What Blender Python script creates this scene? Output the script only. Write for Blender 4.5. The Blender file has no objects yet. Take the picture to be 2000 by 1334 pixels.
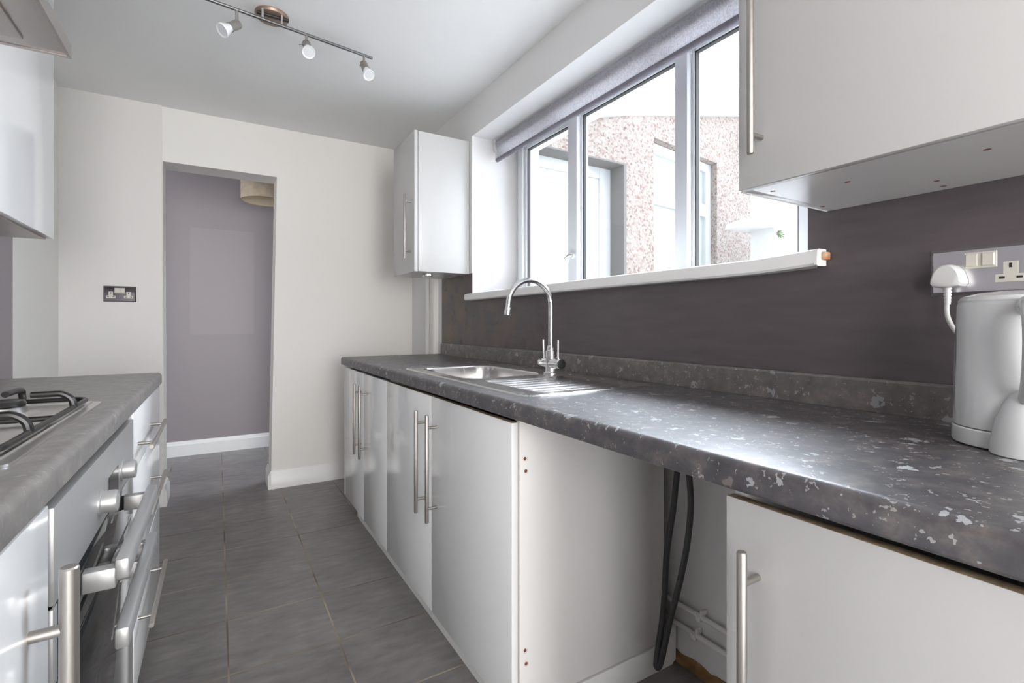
import bpy, bmesh, math, random
from mathutils import Vector, Matrix

random.seed(7)
PI = math.pi
C = bpy.context.scene.collection
SC = bpy.context.scene

# ------------------------------------------------------------------ materials
def new_mat(name):
    m = bpy.data.materials.new(name); m.use_nodes = True
    nt = m.node_tree
    return m, nt, nt.nodes['Principled BSDF']

def srgb(r, g, b):
    def f(v):
        v /= 255.0
        return v/12.92 if v <= .04045 else ((v+.055)/1.055)**2.4
    return (f(r), f(g), f(b), 1)

def N(nt, t, **kw):
    n = nt.nodes.new(t)
    for k, v in kw.items():
        setattr(n, k, v)
    return n

def plain(name, col, rough=.5, metal=0.0, spec=.5, coat=0.0, bump=0.0, bscale=60, trans=0.0, vary=0.0):
    m, nt, b = new_mat(name)
    b.inputs['Base Color'].default_value = col
    b.inputs['Roughness'].default_value = rough
    b.inputs['Metallic'].default_value = metal
    b.inputs['Specular IOR Level'].default_value = spec
    b.inputs['Coat Weight'].default_value = coat
    b.inputs['Coat Roughness'].default_value = .05
    b.inputs['Transmission Weight'].default_value = trans
    if bump or vary:
        tc = N(nt, 'ShaderNodeTexCoord')
        nz = N(nt, 'ShaderNodeTexNoise'); nz.inputs['Scale'].default_value = bscale; nz.inputs['Detail'].default_value = 4
        nt.links.new(tc.outputs['Object'], nz.inputs['Vector'])
        if bump:
            bp = N(nt, 'ShaderNodeBump'); bp.inputs['Strength'].default_value = bump; bp.inputs['Distance'].default_value = .002
            nt.links.new(nz.outputs['Fac'], bp.inputs['Height']); nt.links.new(bp.outputs['Normal'], b.inputs['Normal'])
        if vary:
            mx = N(nt, 'ShaderNodeMix', data_type='RGBA')
            mx.inputs['A'].default_value = tuple(c*(1-vary) for c in col[:3])+(1,)
            mx.inputs['B'].default_value = tuple(min(1, c*(1+vary)) for c in col[:3])+(1,)
            nt.links.new(nz.outputs['Fac'], mx.inputs['Factor']); nt.links.new(mx.outputs['Result'], b.inputs['Base Color'])
    return m

def brushed(name, col, rough=.3, stretch=(1, 1, 40), scale=40):
    m, nt, b = new_mat(name)
    b.inputs['Metallic'].default_value = 1
    b.inputs['Base Color'].default_value = col
    tc = N(nt, 'ShaderNodeTexCoord'); mp = N(nt, 'ShaderNodeMapping'); mp.inputs['Scale'].default_value = stretch
    nz = N(nt, 'ShaderNodeTexNoise'); nz.inputs['Scale'].default_value = scale; nz.inputs['Detail'].default_value = 3
    mr = N(nt, 'ShaderNodeMapRange'); mr.inputs['To Min'].default_value = rough-.06; mr.inputs['To Max'].default_value = rough+.08
    nt.links.new(tc.outputs['Object'], mp.inputs['Vector']); nt.links.new(mp.outputs['Vector'], nz.inputs['Vector'])
    nt.links.new(nz.outputs['Fac'], mr.inputs['Value']); nt.links.new(mr.outputs['Result'], b.inputs['Roughness'])
    return m

def ramp(nt, pts):
    r = N(nt, 'ShaderNodeValToRGB')
    e = r.color_ramp.elements
    while len(e) < len(pts): e.new(.5)
    for q, (p, c) in zip(e, pts):
        q.position = p; q.color = c
    return r

def mixc(nt, fac, a, b, bt='MIX'):
    mx = N(nt, 'ShaderNodeMix', data_type='RGBA', blend_type=bt)
    for s, v in (('Factor', fac), ('A', a), ('B', b)):
        if hasattr(v, 'links'): nt.links.new(v, mx.inputs[s])
        else: mx.inputs[s].default_value = v
    return mx.outputs['Result']

def math_(nt, op, a, b=None, clamp=False):
    n = N(nt, 'ShaderNodeMath', operation=op); n.use_clamp = clamp
    for i, v in enumerate((a, b)):
        if v is None: continue
        if hasattr(v, 'links'): nt.links.new(v, n.inputs[i])
        else: n.inputs[i].default_value = v
    return n.outputs[0]

def laminate(name, tones, fl=1.0):
    """speckled slate-effect worktop laminate"""
    m, nt, b = new_mat(name)
    tc = N(nt, 'ShaderNodeTexCoord'); co = tc.outputs['Object']
    n1 = N(nt, 'ShaderNodeTexNoise'); n1.inputs['Scale'].default_value = 26; n1.inputs['Detail'].default_value = 6; n1.inputs['Roughness'].default_value = .65
    nt.links.new(co, n1.inputs['Vector'])
    base = ramp(nt, list(zip((.30, .5, .62, .75), tones)))
    nt.links.new(n1.outputs['Fac'], base.inputs['Fac'])
    col = base.outputs['Color']
    nd = N(nt, 'ShaderNodeTexNoise'); nd.inputs['Scale'].default_value = 70; nd.inputs['Detail'].default_value = 3
    nt.links.new(co, nd.inputs['Vector'])
    ad = N(nt, 'ShaderNodeMixRGB', blend_type='LINEAR_LIGHT'); ad.inputs[0].default_value = .022
    nt.links.new(co, ad.inputs[1]); nt.links.new(nd.outputs['Color'], ad.inputs[2])
    def flecks(scale, thr, rad, colour, fac):
        nonlocal col
        v = N(nt, 'ShaderNodeTexVoronoi'); v.inputs['Scale'].default_value = scale
        nt.links.new(ad.outputs[0], v.inputs['Vector'])
        sp = N(nt, 'ShaderNodeSeparateColor'); nt.links.new(v.outputs['Color'], sp.inputs[0])
        on = math_(nt, 'GREATER_THAN', sp.outputs[0], thr)
        r = math_(nt, 'MULTIPLY', sp.outputs[1], rad)
        inside = math_(nt, 'LESS_THAN', v.outputs['Distance'], math_(nt, 'ADD', r, rad*.35))
        k = math_(nt, 'MULTIPLY', math_(nt, 'MULTIPLY', on, inside), fac*fl)
        col = mixc(nt, k, col, colour)
    flecks(48, .88, .30, srgb(128, 118, 112), .7)
    flecks(26, .86, .26, srgb(176, 180, 184), .8)
    flecks(75, .88, .34, srgb(180, 180, 182), .75)
    flecks(130, .90, .40, srgb(176, 174, 172), .7)
    flecks(17, .93, .17, srgb(196, 202, 206), .8)
    nt.links.new(col, b.inputs['Base Color'])
    n2 = N(nt, 'ShaderNodeTexNoise'); n2.inputs['Scale'].default_value = 400
    nt.links.new(co, n2.inputs['Vector'])
    bp = N(nt, 'ShaderNodeBump'); bp.inputs['Strength'].default_value = .10; bp.inputs['Distance'].default_value = .0006
    nt.links.new(n2.outputs['Fac'], bp.inputs['Height']); nt.links.new(bp.outputs['Normal'], b.inputs['Normal'])
    b.inputs['Roughness'].default_value = .41
    b.inputs['Specular IOR Level'].default_value = 1.0
    return m

def floor_tiles(name):
    m, nt, b = new_mat(name)
    tc = N(nt, 'ShaderNodeTexCoord'); co = tc.outputs['Object']
    mp = N(nt, 'ShaderNodeMapping'); mp.inputs['Location'].default_value = (-.028+3.12, -1.354+3.12, 0)
    nt.links.new(co, mp.inputs['Vector'])
    br = N(nt, 'ShaderNodeTexBrick', offset=0.0, squash=1.0)
    br.inputs['Scale'].default_value = 1.0
    br.inputs['Brick Width'].default_value = .312; br.inputs['Row Height'].default_value = .312
    br.inputs['Mortar Size'].default_value = .0028; br.inputs['Mortar Smooth'].default_value = .15
    br.inputs['Color1'].default_value = (.42, .42, .42, 1); br.inputs['Color2'].default_value = (.58, .58, .58, 1); br.inputs['Mortar'].default_value = (.5, .5, .5, 1)
    nt.links.new(mp.outputs['Vector'], br.inputs['Vector'])
    nz = N(nt, 'ShaderNodeTexNoise'); nz.inputs['Scale'].default_value = 5; nz.inputs['Detail'].default_value = 8; nz.inputs['Roughness'].default_value = .6
    nt.links.new(co, nz.inputs['Vector'])
    mp2 = N(nt, 'ShaderNodeMapping'); mp2.inputs['Scale'].default_value = (5, 15, 1); mp2.inputs['Rotation'].default_value = (0, 0, .35)
    nt.links.new(co, mp2.inputs['Vector'])
    nz2 = N(nt, 'ShaderNodeTexNoise'); nz2.inputs['Scale'].default_value = 2.2; nz2.inputs['Detail'].default_value = 6
    nt.links.new(mp2.outputs['Vector'], nz2.inputs['Vector'])
    f = math_(nt, 'ADD', math_(nt, 'MULTIPLY', nz.outputs['Fac'], .55), math_(nt, 'MULTIPLY', nz2.outputs['Fac'], .45))
    rp = ramp(nt, [(.32, srgb(108, 104, 104)), (.5, srgb(128, 124, 123)), (.68, srgb(148, 143, 141))])
    nt.links.new(f, rp.inputs['Fac'])
    tint = mixc(nt, .35, rp.outputs['Color'], br.outputs['Color'], 'OVERLAY')
    ng = N(nt, 'ShaderNodeTexNoise'); ng.inputs['Scale'].default_value = 3
    nt.links.new(co, ng.inputs['Vector'])
    gr = ramp(nt, [(.4, srgb(112, 98, 88)), (.6, srgb(176, 160, 140))])
    nt.links.new(ng.outputs['Fac'], gr.inputs['Fac'])
    nt.links.new(mixc(nt, br.outputs['Fac'], tint, gr.outputs['Color']), b.inputs['Base Color'])
    rr = math_(nt, 'ADD', math_(nt, 'MULTIPLY', nz.outputs['Fac'], .2), .26)
    nt.links.new(math_(nt, 'ADD', rr, math_(nt, 'MULTIPLY', br.outputs['Fac'], .4)), b.inputs['Roughness'])
    bp = N(nt, 'ShaderNodeBump'); bp.inputs['Strength'].default_value = .25; bp.inputs['Distance'].default_value = .0015
    h = math_(nt, 'SUBTRACT', math_(nt, 'MULTIPLY', f, .4), br.outputs['Fac'])
    nt.links.new(h, bp.inputs['Height']); nt.links.new(bp.outputs['Normal'], b.inputs['Normal'])
    return m

def xyz(nt):
    tc = N(nt, 'ShaderNodeTexCoord'); s = N(nt, 'ShaderNodeSeparateXYZ')
    nt.links.new(tc.outputs['Object'], s.inputs[0])
    return tc.outputs['Object'], s.outputs

def right_wall_paint(name, white, dark):
    """white emulsion with a band of charcoal blackboard paint between worktop and wall units"""
    m, nt, b = new_mat(name)
    co, o = xyz(nt)
    band = math_(nt, 'MULTIPLY', math_(nt, 'GREATER_THAN', o[2], .78), math_(nt, 'LESS_THAN', o[2], 1.315))
    band = math_(nt, 'MULTIPLY', band, math_(nt, 'LESS_THAN', o[0], 1.2085))
    band = math_(nt, 'MULTIPLY', band, math_(nt, 'LESS_THAN', o[1], 2.872))
    mp = N(nt, 'ShaderNodeMapping'); mp.inputs['Scale'].default_value = (1, 2.2, 14)
    nt.links.new(co, mp.inputs['Vector'])
    nz = N(nt, 'ShaderNodeTexNoise'); nz.inputs['Scale'].default_value = 3.2; nz.inputs['Detail'].default_value = 7
    nt.links.new(mp.outputs['Vector'], nz.inputs['Vector'])
    n2 = N(nt, 'ShaderNodeTexNoise'); n2.inputs['Scale'].default_value = 7; n2.inputs['Detail'].default_value = 5
    nt.links.new(co, n2.inputs['Vector'])
    r1 = ramp(nt, [(.3, tuple(c*.9 for c in dark[:3])+(1,)), (.7, tuple(c*1.1 for c in dark[:3])+(1,))])
    nt.links.new(nz.outputs['Fac'], r1.inputs['Fac'])
    # brownish worn patches towards the far corner
    far = N(nt, 'ShaderNodeMapRange'); far.inputs['From Min'].default_value = 1.5; far.inputs['From Max'].default_value = 2.6
    nt.links.new(o[1], far.inputs['Value'])
    sp = math_(nt, 'MULTIPLY', math_(nt, 'MULTIPLY', math_(nt, 'SUBTRACT', n2.outputs['Fac'], .40), 3.2, True), far.outputs[0])
    dk = mixc(nt, sp, r1.outputs['Color'], srgb(118, 97, 80))
    n3 = N(nt, 'ShaderNodeTexNoise'); n3.inputs['Scale'].default_value = 16; n3.inputs['Detail'].default_value = 3
    nt.links.new(co, n3.inputs['Vector'])
    sp2 = math_(nt, 'MULTIPLY', math_(nt, 'MULTIPLY', math_(nt, 'SUBTRACT', n3.outputs['Fac'], .58), 5.0, True), far.outputs[0])
    dk = mixc(nt, sp2, dk, srgb(44, 36, 34))
    # tiny pale nicks
    v = N(nt, 'ShaderNodeTexVoronoi'); v.inputs['Scale'].default_value = 26
    nt.links.new(co, v.inputs['Vector'])
    sc_ = N(nt, 'ShaderNodeSeparateColor'); nt.links.new(v.outputs['Color'], sc_.inputs[0])
    nick = math_(nt, 'MULTIPLY', math_(nt, 'GREATER_THAN', sc_.outputs[0], .88), math_(nt, 'LESS_THAN', v.outputs['Distance'], .055))
    dk = mixc(nt, math_(nt, 'MULTIPLY', nick, .5), dk, srgb(150, 144, 140))
    nt.links.new(mixc(nt, band, white, dk), b.inputs['Base Color'])
    mr = math_(nt, 'SUBTRACT', .62, math_(nt, 'MULTIPLY', band, .22))
    nt.links.new(mr, b.inputs['Roughness'])
    bp = N(nt, 'ShaderNodeBump'); bp.inputs['Strength'].default_value = .15; bp.inputs['Distance'].default_value = .002
    nt.links.new(nz.outputs['Fac'], bp.inputs['Height']); nt.links.new(bp.outputs['Normal'], b.inputs['Normal'])
    return m

def left_wall_paint(name, white, grey):
    m, nt, b = new_mat(name)
    co, o = xyz(nt)
    k = math_(nt, 'LESS_THAN', o[1], 2.74)
    nt.links.new(mixc(nt, k, white, grey), b.inputs['Base Color'])
    b.inputs['Roughness'].default_value = .6
    return m

def hall_paint(name, col):
    m, nt, b = new_mat(name)
    co, o = xyz(nt)
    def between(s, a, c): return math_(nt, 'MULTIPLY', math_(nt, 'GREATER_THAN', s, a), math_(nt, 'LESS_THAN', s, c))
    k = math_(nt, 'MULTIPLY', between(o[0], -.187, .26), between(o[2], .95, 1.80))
    nz = N(nt, 'ShaderNodeTexNoise'); nz.inputs['Scale'].default_value = 3; nz.inputs['Detail'].default_value = 3
    nt.links.new(co, nz.inputs['Vector'])
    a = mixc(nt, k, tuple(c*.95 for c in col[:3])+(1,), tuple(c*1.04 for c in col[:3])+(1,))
    f = math_(nt, 'MULTIPLY', math_(nt, 'SUBTRACT', nz.outputs['Fac'], .45), .5, True)
    nt.links.new(mixc(nt, f, a, tuple(c*.88 for c in col[:3])+(1,)), b.inputs['Base Color'])
    b.inputs['Roughness'].default_value = .45
    return m

def pebbledash(name):
    m, nt, b = new_mat(name)
    tc = N(nt, 'ShaderNodeTexCoord'); co = tc.outputs['Object']
    v = N(nt, 'ShaderNodeTexVoronoi'); v.inputs['Scale'].default_value = 62
    nt.links.new(co, v.inputs['Vector'])
    sc_ = N(nt, 'ShaderNodeSeparateColor'); nt.links.new(v.outputs['Color'], sc_.inputs[0])
    rp = ramp(nt, [(.0, srgb(108, 88, 80)), (.12, srgb(124, 104, 96)), (.3, srgb(138, 126, 118)), (.7, srgb(144, 136, 129)), (1, srgb(152, 146, 139))])
    nt.links.new(sc_.outputs[0], rp.inputs['Fac'])
    nt.links.new(rp.outputs['Color'], b.inputs['Base Color'])
    b.inputs['Roughness'].default_value = .85
    bp = N(nt, 'ShaderNodeBump'); bp.inputs['Strength'].default_value = .6; bp.inputs['Distance'].default_value = .008; bp.invert = True
    nt.links.new(v.outputs['Distance'], bp.inputs['Height']); nt.links.new(bp.outputs['Normal'], b.inputs['Normal'])
    return m

def blind_fabric(name):
    m, nt, b = new_mat(name)
    tc = N(nt, 'ShaderNodeTexCoord'); co = tc.outputs['Object']
    nz = N(nt, 'ShaderNodeTexNoise'); nz.inputs['Scale'].default_value = 260; nz.inputs['Detail'].default_value = 2
    nt.links.new(co, nz.inputs['Vector'])
    v = N(nt, 'ShaderNodeTexVoronoi', feature='DISTANCE_TO_EDGE'); v.inputs['Scale'].default_value = 24
    nt.links.new(co, v.inputs['Vector'])
    w = math_(nt, 'SINE', math_(nt, 'MULTIPLY', v.outputs['Distance'], 26))
    f = math_(nt, 'ADD', math_(nt, 'MULTIPLY', nz.outputs['Fac'], .8), math_(nt, 'MULTIPLY', w, .05))
    rp = ramp(nt, [(.2, srgb(176, 173, 180)), (.6, srgb(216, 214, 219))])
    nt.links.new(f, rp.inputs['Fac']); nt.links.new(rp.outputs['Color'], b.inputs['Base Color'])
    b.inputs['Roughness'].default_value = .9
    b.inputs['Specular IOR Level'].default_value = .1
    # woven cloth lets a share of the daylight through
    tr = N(nt, 'ShaderNodeBsdfTranslucent'); nt.links.new(rp.outputs['Color'], tr.inputs['Color'])
    ms = N(nt, 'ShaderNodeMixShader'); ms.inputs[0].default_value = .45
    out = nt.nodes['Material Output']
    nt.links.new(b.outputs[0], ms.inputs[1]); nt.links.new(tr.outputs[0], ms.inputs[2]); nt.links.new(ms.outputs[0], out.inputs['Surface'])
    return m

def chip_wood(name, c1, c2, scale=60):
    m, nt, b = new_mat(name)
    tc = N(nt, 'ShaderNodeTexCoord')
    nz = N(nt, 'ShaderNodeTexNoise'); nz.inputs['Scale'].default_value = scale; nz.inputs['Detail'].default_value = 5
    nt.links.new(tc.outputs['Object'], nz.inputs['Vector'])
    rp = ramp(nt, [(.35, c1), (.65, c2)])
    nt.links.new(nz.outputs['Fac'], rp.inputs['Fac']); nt.links.new(rp.outputs['Color'], b.inputs['Base Color'])
    b.inputs['Roughness'].default_value = .85
    return m

def pane_glass(name, tint=(1, 1, 1, 1)):
    m, nt, b = new_mat(name)
    nt.nodes.remove(b)
    t = N(nt, 'ShaderNodeBsdfTransparent'); t.inputs[0].default_value = tint
    g = N(nt, 'ShaderNodeBsdfGlossy'); g.inputs['Roughness'].default_value = .02
    lw = N(nt, 'ShaderNodeLayerWeight'); lw.inputs['Blend'].default_value = .5
    fr = N(nt, 'ShaderNodeMapRange'); fr.inputs['To Min'].default_value = .03; fr.inputs['To Max'].default_value = .7
    nt.links.new(math_(nt, 'POWER', lw.outputs['Facing'], 5.0), fr.inputs['Value'])
    ms = N(nt, 'ShaderNodeMixShader')
    nt.links.new(fr.outputs[0], ms.inputs[0]); nt.links.new(t.outputs[0], ms.inputs[1]); nt.links.new(g.outputs[0], ms.inputs[2])
    nt.links.new(ms.outputs[0], nt.nodes['Material Output'].inputs['Surface'])
    return m

def hob_steel(name): return brushed(name, srgb(222, 219, 216), .30, (6, 1, 1), 60)

CREAM = (.86, .84, .795, 1)
M = dict(
    cream=plain('cream_emulsion', CREAM, .6, bump=.06, bscale=90),
    cream_greyer=plain('greyer_cream_emulsion', (.80, .775, .745, 1), .6, bump=.06, bscale=90),  # the cream in a slightly greyer tone
    ceiling=plain('ceiling_emulsion', (.90, .90, .89, 1), .7, bump=.05, bscale=70),
    trim=plain('white_gloss_woodwork', (.86, .85, .83, 1), .3),
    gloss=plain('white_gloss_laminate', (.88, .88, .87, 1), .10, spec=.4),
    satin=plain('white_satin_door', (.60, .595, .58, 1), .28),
    melamine=plain('white_melamine', (.86, .845, .82, 1), .42, bump=.03, bscale=200),
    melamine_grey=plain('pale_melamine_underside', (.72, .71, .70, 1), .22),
    laminate=laminate('slate_speckled_laminate', (srgb(58, 56, 60), srgb(78, 75, 78), srgb(97, 91, 90), srgb(124, 114, 108))),
    laminate_glare=laminate('glare_lit_laminate', (srgb(80, 76, 75), srgb(100, 94, 92), srgb(114, 106, 102), srgb(136, 126, 118)), .6),  # slate laminate again, worktop glare put into its lighter tones
    laminate_lit=laminate('window_lit_laminate', (srgb(112, 108, 105), srgb(126, 122, 118), srgb(138, 133, 128), srgb(150, 144, 138)), .35),  # slate laminate again, window light put into its paler tones
    tiles=floor_tiles('charcoal_floor_tiles'),
    wallr=right_wall_paint('right_wall_paint', (.80, .79, .78, 1), srgb(91, 83, 85)),
    walll=left_wall_paint('left_wall_paint', CREAM, srgb(156, 148, 150)),
    hall=hall_paint('mauve_hall_paint', srgb(152, 143, 145)),
    steel=brushed('brushed_steel_handle', srgb(176, 171, 166), .45),
    stainless=brushed('stainless_sink', srgb(210, 208, 206), .24, (3, 1, 1), 14),
    hobsteel=hob_steel('stainless_hob'),
    hoodsteel=brushed('brushed_hood_steel', srgb(196, 190, 186), .36, (2, 2, 30), 14),
    ovensteel=plain('silver_oven_fascia', srgb(186, 185, 184), .34, metal=.55),
    chrome=plain('chrome', (.86, .86, .87, 1), .06, metal=1),
    chrome_plate=plain('polished_socket_plate', (.88, .88, .90, 1), .25, metal=1, vary=.05, bscale=120),
    dark_reflection_plate=plain('socket_plate_dark_reflection', srgb(120, 117, 122), .05, metal=1),  # polished chrome with its dark reflection put into the metal colour
    railmetal=brushed('grey_rail_metal', srgb(140, 140, 142), .3),
    coppery=plain('tarnished_ceiling_plate', srgb(158, 136, 122), .42, metal=.7),
    black=plain('black_enamel', (.013, .012, .012, 1), .32),
    blackplastic=plain('black_plastic', (.02, .02, .021, 1), .45),
    rubber=plain('black_rubber_cable', (.055, .055, .058, 1), .5, vary=.3, bscale=40),
    ovenglass=plain('dark_oven_glass', (.018, .020, .021, 1), .04, spec=.8),
    whiteplastic=plain('white_plastic', (.70, .69, .68, 1), .25),
    kettleplastic=plain('white_kettle_plastic', (.68, .69, .69, 1), .2),
    sockplastic=plain('cream_socket_plastic', (.62, .59, .52, 1), .35),
    gauge=plain('grey_blue_gauge_plastic', srgb(150, 160, 168), .15),
    upvc=plain('white_window_frame', (.74, .745, .76, 1), .32),
    aluminium=plain('white_painted_window_bar', (.70, .71, .73, 1), .35),
    seal=plain('dark_window_seal', (.05, .05, .05, 1), .6),
    glass=pane_glass('window_glass'),
    obscure=plain('pale_obscure_glass', srgb(158, 166, 161), .12),
    chip=chip_wood('raw_chipboard', srgb(150, 130, 104), srgb(192, 172, 142)),
    rawwood=chip_wood('splintered_wood', srgb(178, 120, 82), srgb(214, 186, 150), 40),
    subfloor=chip_wood('bare_brown_plaster', srgb(110, 82, 50), srgb(176, 138, 88), 14),
    screw=plain('brown_screw_hole', srgb(112, 66, 36), .7),
    plaster=chip_wood('rough_white_plaster', srgb(222, 218, 204), srgb(246, 243, 232), 45),
    fabric=blind_fabric('damask_blind_fabric'),
    blindbar=plain('grey_blind_bar_fabric', srgb(128, 124, 134), .8, vary=.1, bscale=200),
    pebble=pebbledash('pebbledash_render'),
    stone=plain('grey_cement_reveal', srgb(108, 106, 102), .85, bump=.3, bscale=30, vary=.12),
    render=plain('white_outdoor_render', (.52, .52, .51, 1), .8, bump=.3, bscale=40),
    outwhite=plain('white_outdoor_upvc', (.50, .51, .515, 1), .3),
    rooftile=plain('red_roof_tiles', srgb(150, 104, 96), .8, vary=.15, bscale=6),
    brick=plain('pinkish_brick', srgb(168, 122, 112), .85, vary=.12, bscale=10),
    concrete=plain('yard_concrete', srgb(186, 183, 178), .9, vary=.1, bscale=6),
    bulb=plain('bulb_glass', (.85, .86, .88, 1), .06, spec=.8),
    bulbring=plain('silver_reflector', (.72, .73, .75, 1), .3),
    shade=plain('patterned_beige_shade', srgb(196, 180, 158), .8, vary=.35, bscale=26),
    shadein=plain('cream_shade_lining', srgb(222, 208, 182), .7),
    display=plain('black_oven_display', (.01, .01, .012, 1), .12),
    leaf=plain('green_weed_leaf', srgb(84, 110, 60), .6, vary=.3, bscale=60),
)

# ------------------------------------------------------------------ mesh helpers
class MB:
    """collects shapes in world coordinates and links them as ONE mesh object"""
    def __init__(s):
        s.bm = bmesh.new(); s.mats = [None]
    def mi(s, m):
        m = m if m is not None else None
        if m not in s.mats: s.mats.append(m)
        return s.mats.index(m)
    def _take(s, t, mat):
        me = bpy.data.meshes.new('tmp'); t.to_mesh(me); t.free()
        n = len(s.bm.faces); s.bm.from_mesh(me); bpy.data.meshes.remove(me)
        s.bm.faces.ensure_lookup_table()
        if mat is not None:
            k = s.mi(mat)
            for f in s.bm.faces[n:]: f.material_index = k
    def box(s, x0, x1, y0, y1, z0, z1, bev=0, seg=2, mat=None, top=None):
        t = bmesh.new()
        bmesh.ops.create_cube(t, size=1)
        sx, sy, sz = abs(x1-x0), abs(y1-y0), abs(z1-z0)
        for v in t.verts:
            v.co = Vector(((x0+x1)/2+v.co.x*sx, (y0+y1)/2+v.co.y*sy, (z0+z1)/2+v.co.z*sz))
        if bev: bmesh.ops.bevel(t, geom=list(t.edges), offset=min(bev, sx*.45, sy*.45, sz*.45), segments=seg, profile=.5, affect='EDGES')
        n = len(s.bm.faces)
        s._take(t, mat)
        if top is not None:
            s.bm.normal_update(); s.bm.faces.ensure_lookup_table(); k = s.mi(top)
            for f in s.bm.faces[n:]:
                if f.normal.z > .9: f.material_index = k
        return s
    def prism(s, poly, axis, a, b, mat=None, bev=0):
        """poly: 2D points; axis 0: (y,z), 1: (x,z), 2: (x,y)"""
        t = bmesh.new()
        def mk(p, w):
            return {0: (w, p[0], p[1]), 1: (p[0], w, p[1]), 2: (p[0], p[1], w)}[axis]
        A = [t.verts.new(mk(p, a)) for p in poly]; B = [t.verts.new(mk(p, b)) for p in poly]
        t.faces.new(A); t.faces.new(B[::-1])
        for i in range(len(poly)):
            j = (i+1) % len(poly); t.faces.new((A[i], B[i], B[j], A[j]))
        bmesh.ops.recalc_face_normals(t, faces=list(t.faces))
        if bev: bmesh.ops.bevel(t, geom=list(t.edges), offset=bev, segments=2, profile=.5, affect='EDGES')
        s._take(t, mat); return s
    def tube(s, pts, r, n=16, mat=None, closed=False, caps=True):
        pts = [Vector(p) for p in pts]; t = bmesh.new(); rings = []
        L = len(pts); rr = r if isinstance(r, (list, tuple)) else [r]*L
        prev = None
        for i, p in enumerate(pts):
            if closed: d = (pts[(i+1) % L]-pts[i-1])
            else: d = pts[min(i+1, L-1)]-pts[max(i-1, 0)]
            d.normalize()
            if prev is None:
                u = d.orthogonal().normalized()
            else:
                u = prev-d*prev.dot(d)
                u = u.normalized() if u.length > 1e-6 else d.orthogonal().normalized()
            prev = u; w = d.cross(u)
            rings.append([t.verts.new(p+(u*math.cos(2*PI*k/n)+w*math.sin(2*PI*k/n))*rr[i]) for k in range(n)])
        for i in range(L if closed else L-1):
            a, b = rings[i], rings[(i+1) % L]
            for k in range(n): t.faces.new((a[k], a[(k+1) % n], b[(k+1) % n], b[k]))
        if caps and not closed:
            t.faces.new(rings[0][::-1]); t.faces.new(rings[-1])
        bmesh.ops.recalc_face_normals(t, faces=list(t.faces))
        s._take(t, mat); return s
    def lathe(s, prof, origin, axis=(0, 0, 1), n=40, mat=None, sx=1.0, sy=1.0):
        """prof: (radius, distance along axis)"""
        t = bmesh.new(); ax = Vector(axis).normalized()
        q = Vector((0, 0, 1)).rotation_difference(ax); o = Vector(origin); rings = []
        for r, h in prof:
            if r < 1e-6: rings.append([t.verts.new(o+q @ Vector((0, 0, h)))])
            else: rings.append([t.verts.new(o+q @ Vector((r*sx*math.cos(2*PI*k/n), r*sy*math.sin(2*PI*k/n), h))) for k in range(n)])
        for a, b in zip(rings, rings[1:]):
            for k in range(n):
                k2 = (k+1) % n
                if len(a) == 1 and len(b) == 1: continue
                if len(a) == 1: t.faces.new((a[0], b[k2], b[k]))
                elif len(b) == 1: t.faces.new((a[k], a[k2], b[0]))
                else: t.faces.new((a[k], a[k2], b[k2], b[k]))
        bmesh.ops.recalc_face_normals(t, faces=list(t.faces))
        s._take(t, mat); return s
    def grid(s, P, mat=None):
        """P[i][j] vectors"""
        t = bmesh.new()
        V = [[t.verts.new(p) for p in row] for row in P]
        for i in range(len(V)-1):
            for j in range(len(V[0])-1):
                t.faces.new((V[i][j], V[i+1][j], V[i+1][j+1], V[i][j+1]))
        s._take(t, mat); return s
    def build(s, name, mat, parent=None, angle=35, **props):
        me = bpy.data.meshes.new(name)
        org = wloc(parent)
        if org.length: bmesh.ops.translate(s.bm, verts=list(s.bm.verts), vec=-org)
        s.bm.to_mesh(me); s.bm.free()
        if s.mats:
            for m in s.mats: me.materials.append(m if m is not None else mat)
        for p in me.polygons: p.use_smooth = True
        me.set_sharp_from_angle(angle=math.radians(angle))
        o = bpy.data.objects.new(name, me); C.objects.link(o)
        if parent is not None: o.parent = parent
        for k, v in props.items(): o[k] = v
        return o

def wloc(o):
    v = Vector((0, 0, 0))
    while o is not None: v = v+Vector(o.location); o = o.parent
    return v

def thing(name, label, cat, loc, group=None, kind=None):
    o = bpy.data.objects.new(name, None); C.objects.link(o)
    o.location = loc; o.empty_display_size = .05
    o['label'] = label; o['category'] = cat
    if group: o['group'] = group
    if kind: o['kind'] = kind
    return o

def tag(o, label, cat, group=None, kind=None):
    o['label'] = label; o['category'] = cat
    if group: o['group'] = group
    if kind: o['kind'] = kind
    return o

def struct(name, mb, mat, label, cat):
    o = mb.build(name, mat); return tag(o, label, cat, kind='structure')

def arc(c, r, a0, a1, n, ax1, ax2):
    c = Vector(c); ax1 = Vector(ax1); ax2 = Vector(ax2)
    return [c+ax1*(r*math.cos(a0+(a1-a0)*i/n))+ax2*(r*math.sin(a0+(a1-a0)*i/n)) for i in range(n+1)]

def smooth_path(pts, n=10):
    P = [Vector(p) for p in pts]; out = []
    for i in range(len(P)-1):
        p0 = P[max(i-1, 0)]; p1 = P[i]; p2 = P[i+1]; p3 = P[min(i+2, len(P)-1)]
        for k in range(n):
            t = k/n
            out.append(.5*((2*p1)+(p2-p0)*t+(2*p0-5*p1+4*p2-p3)*t*t+(3*p1-p0-3*p2+p3)*t**3))
    out.append(P[-1]); return out

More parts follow.
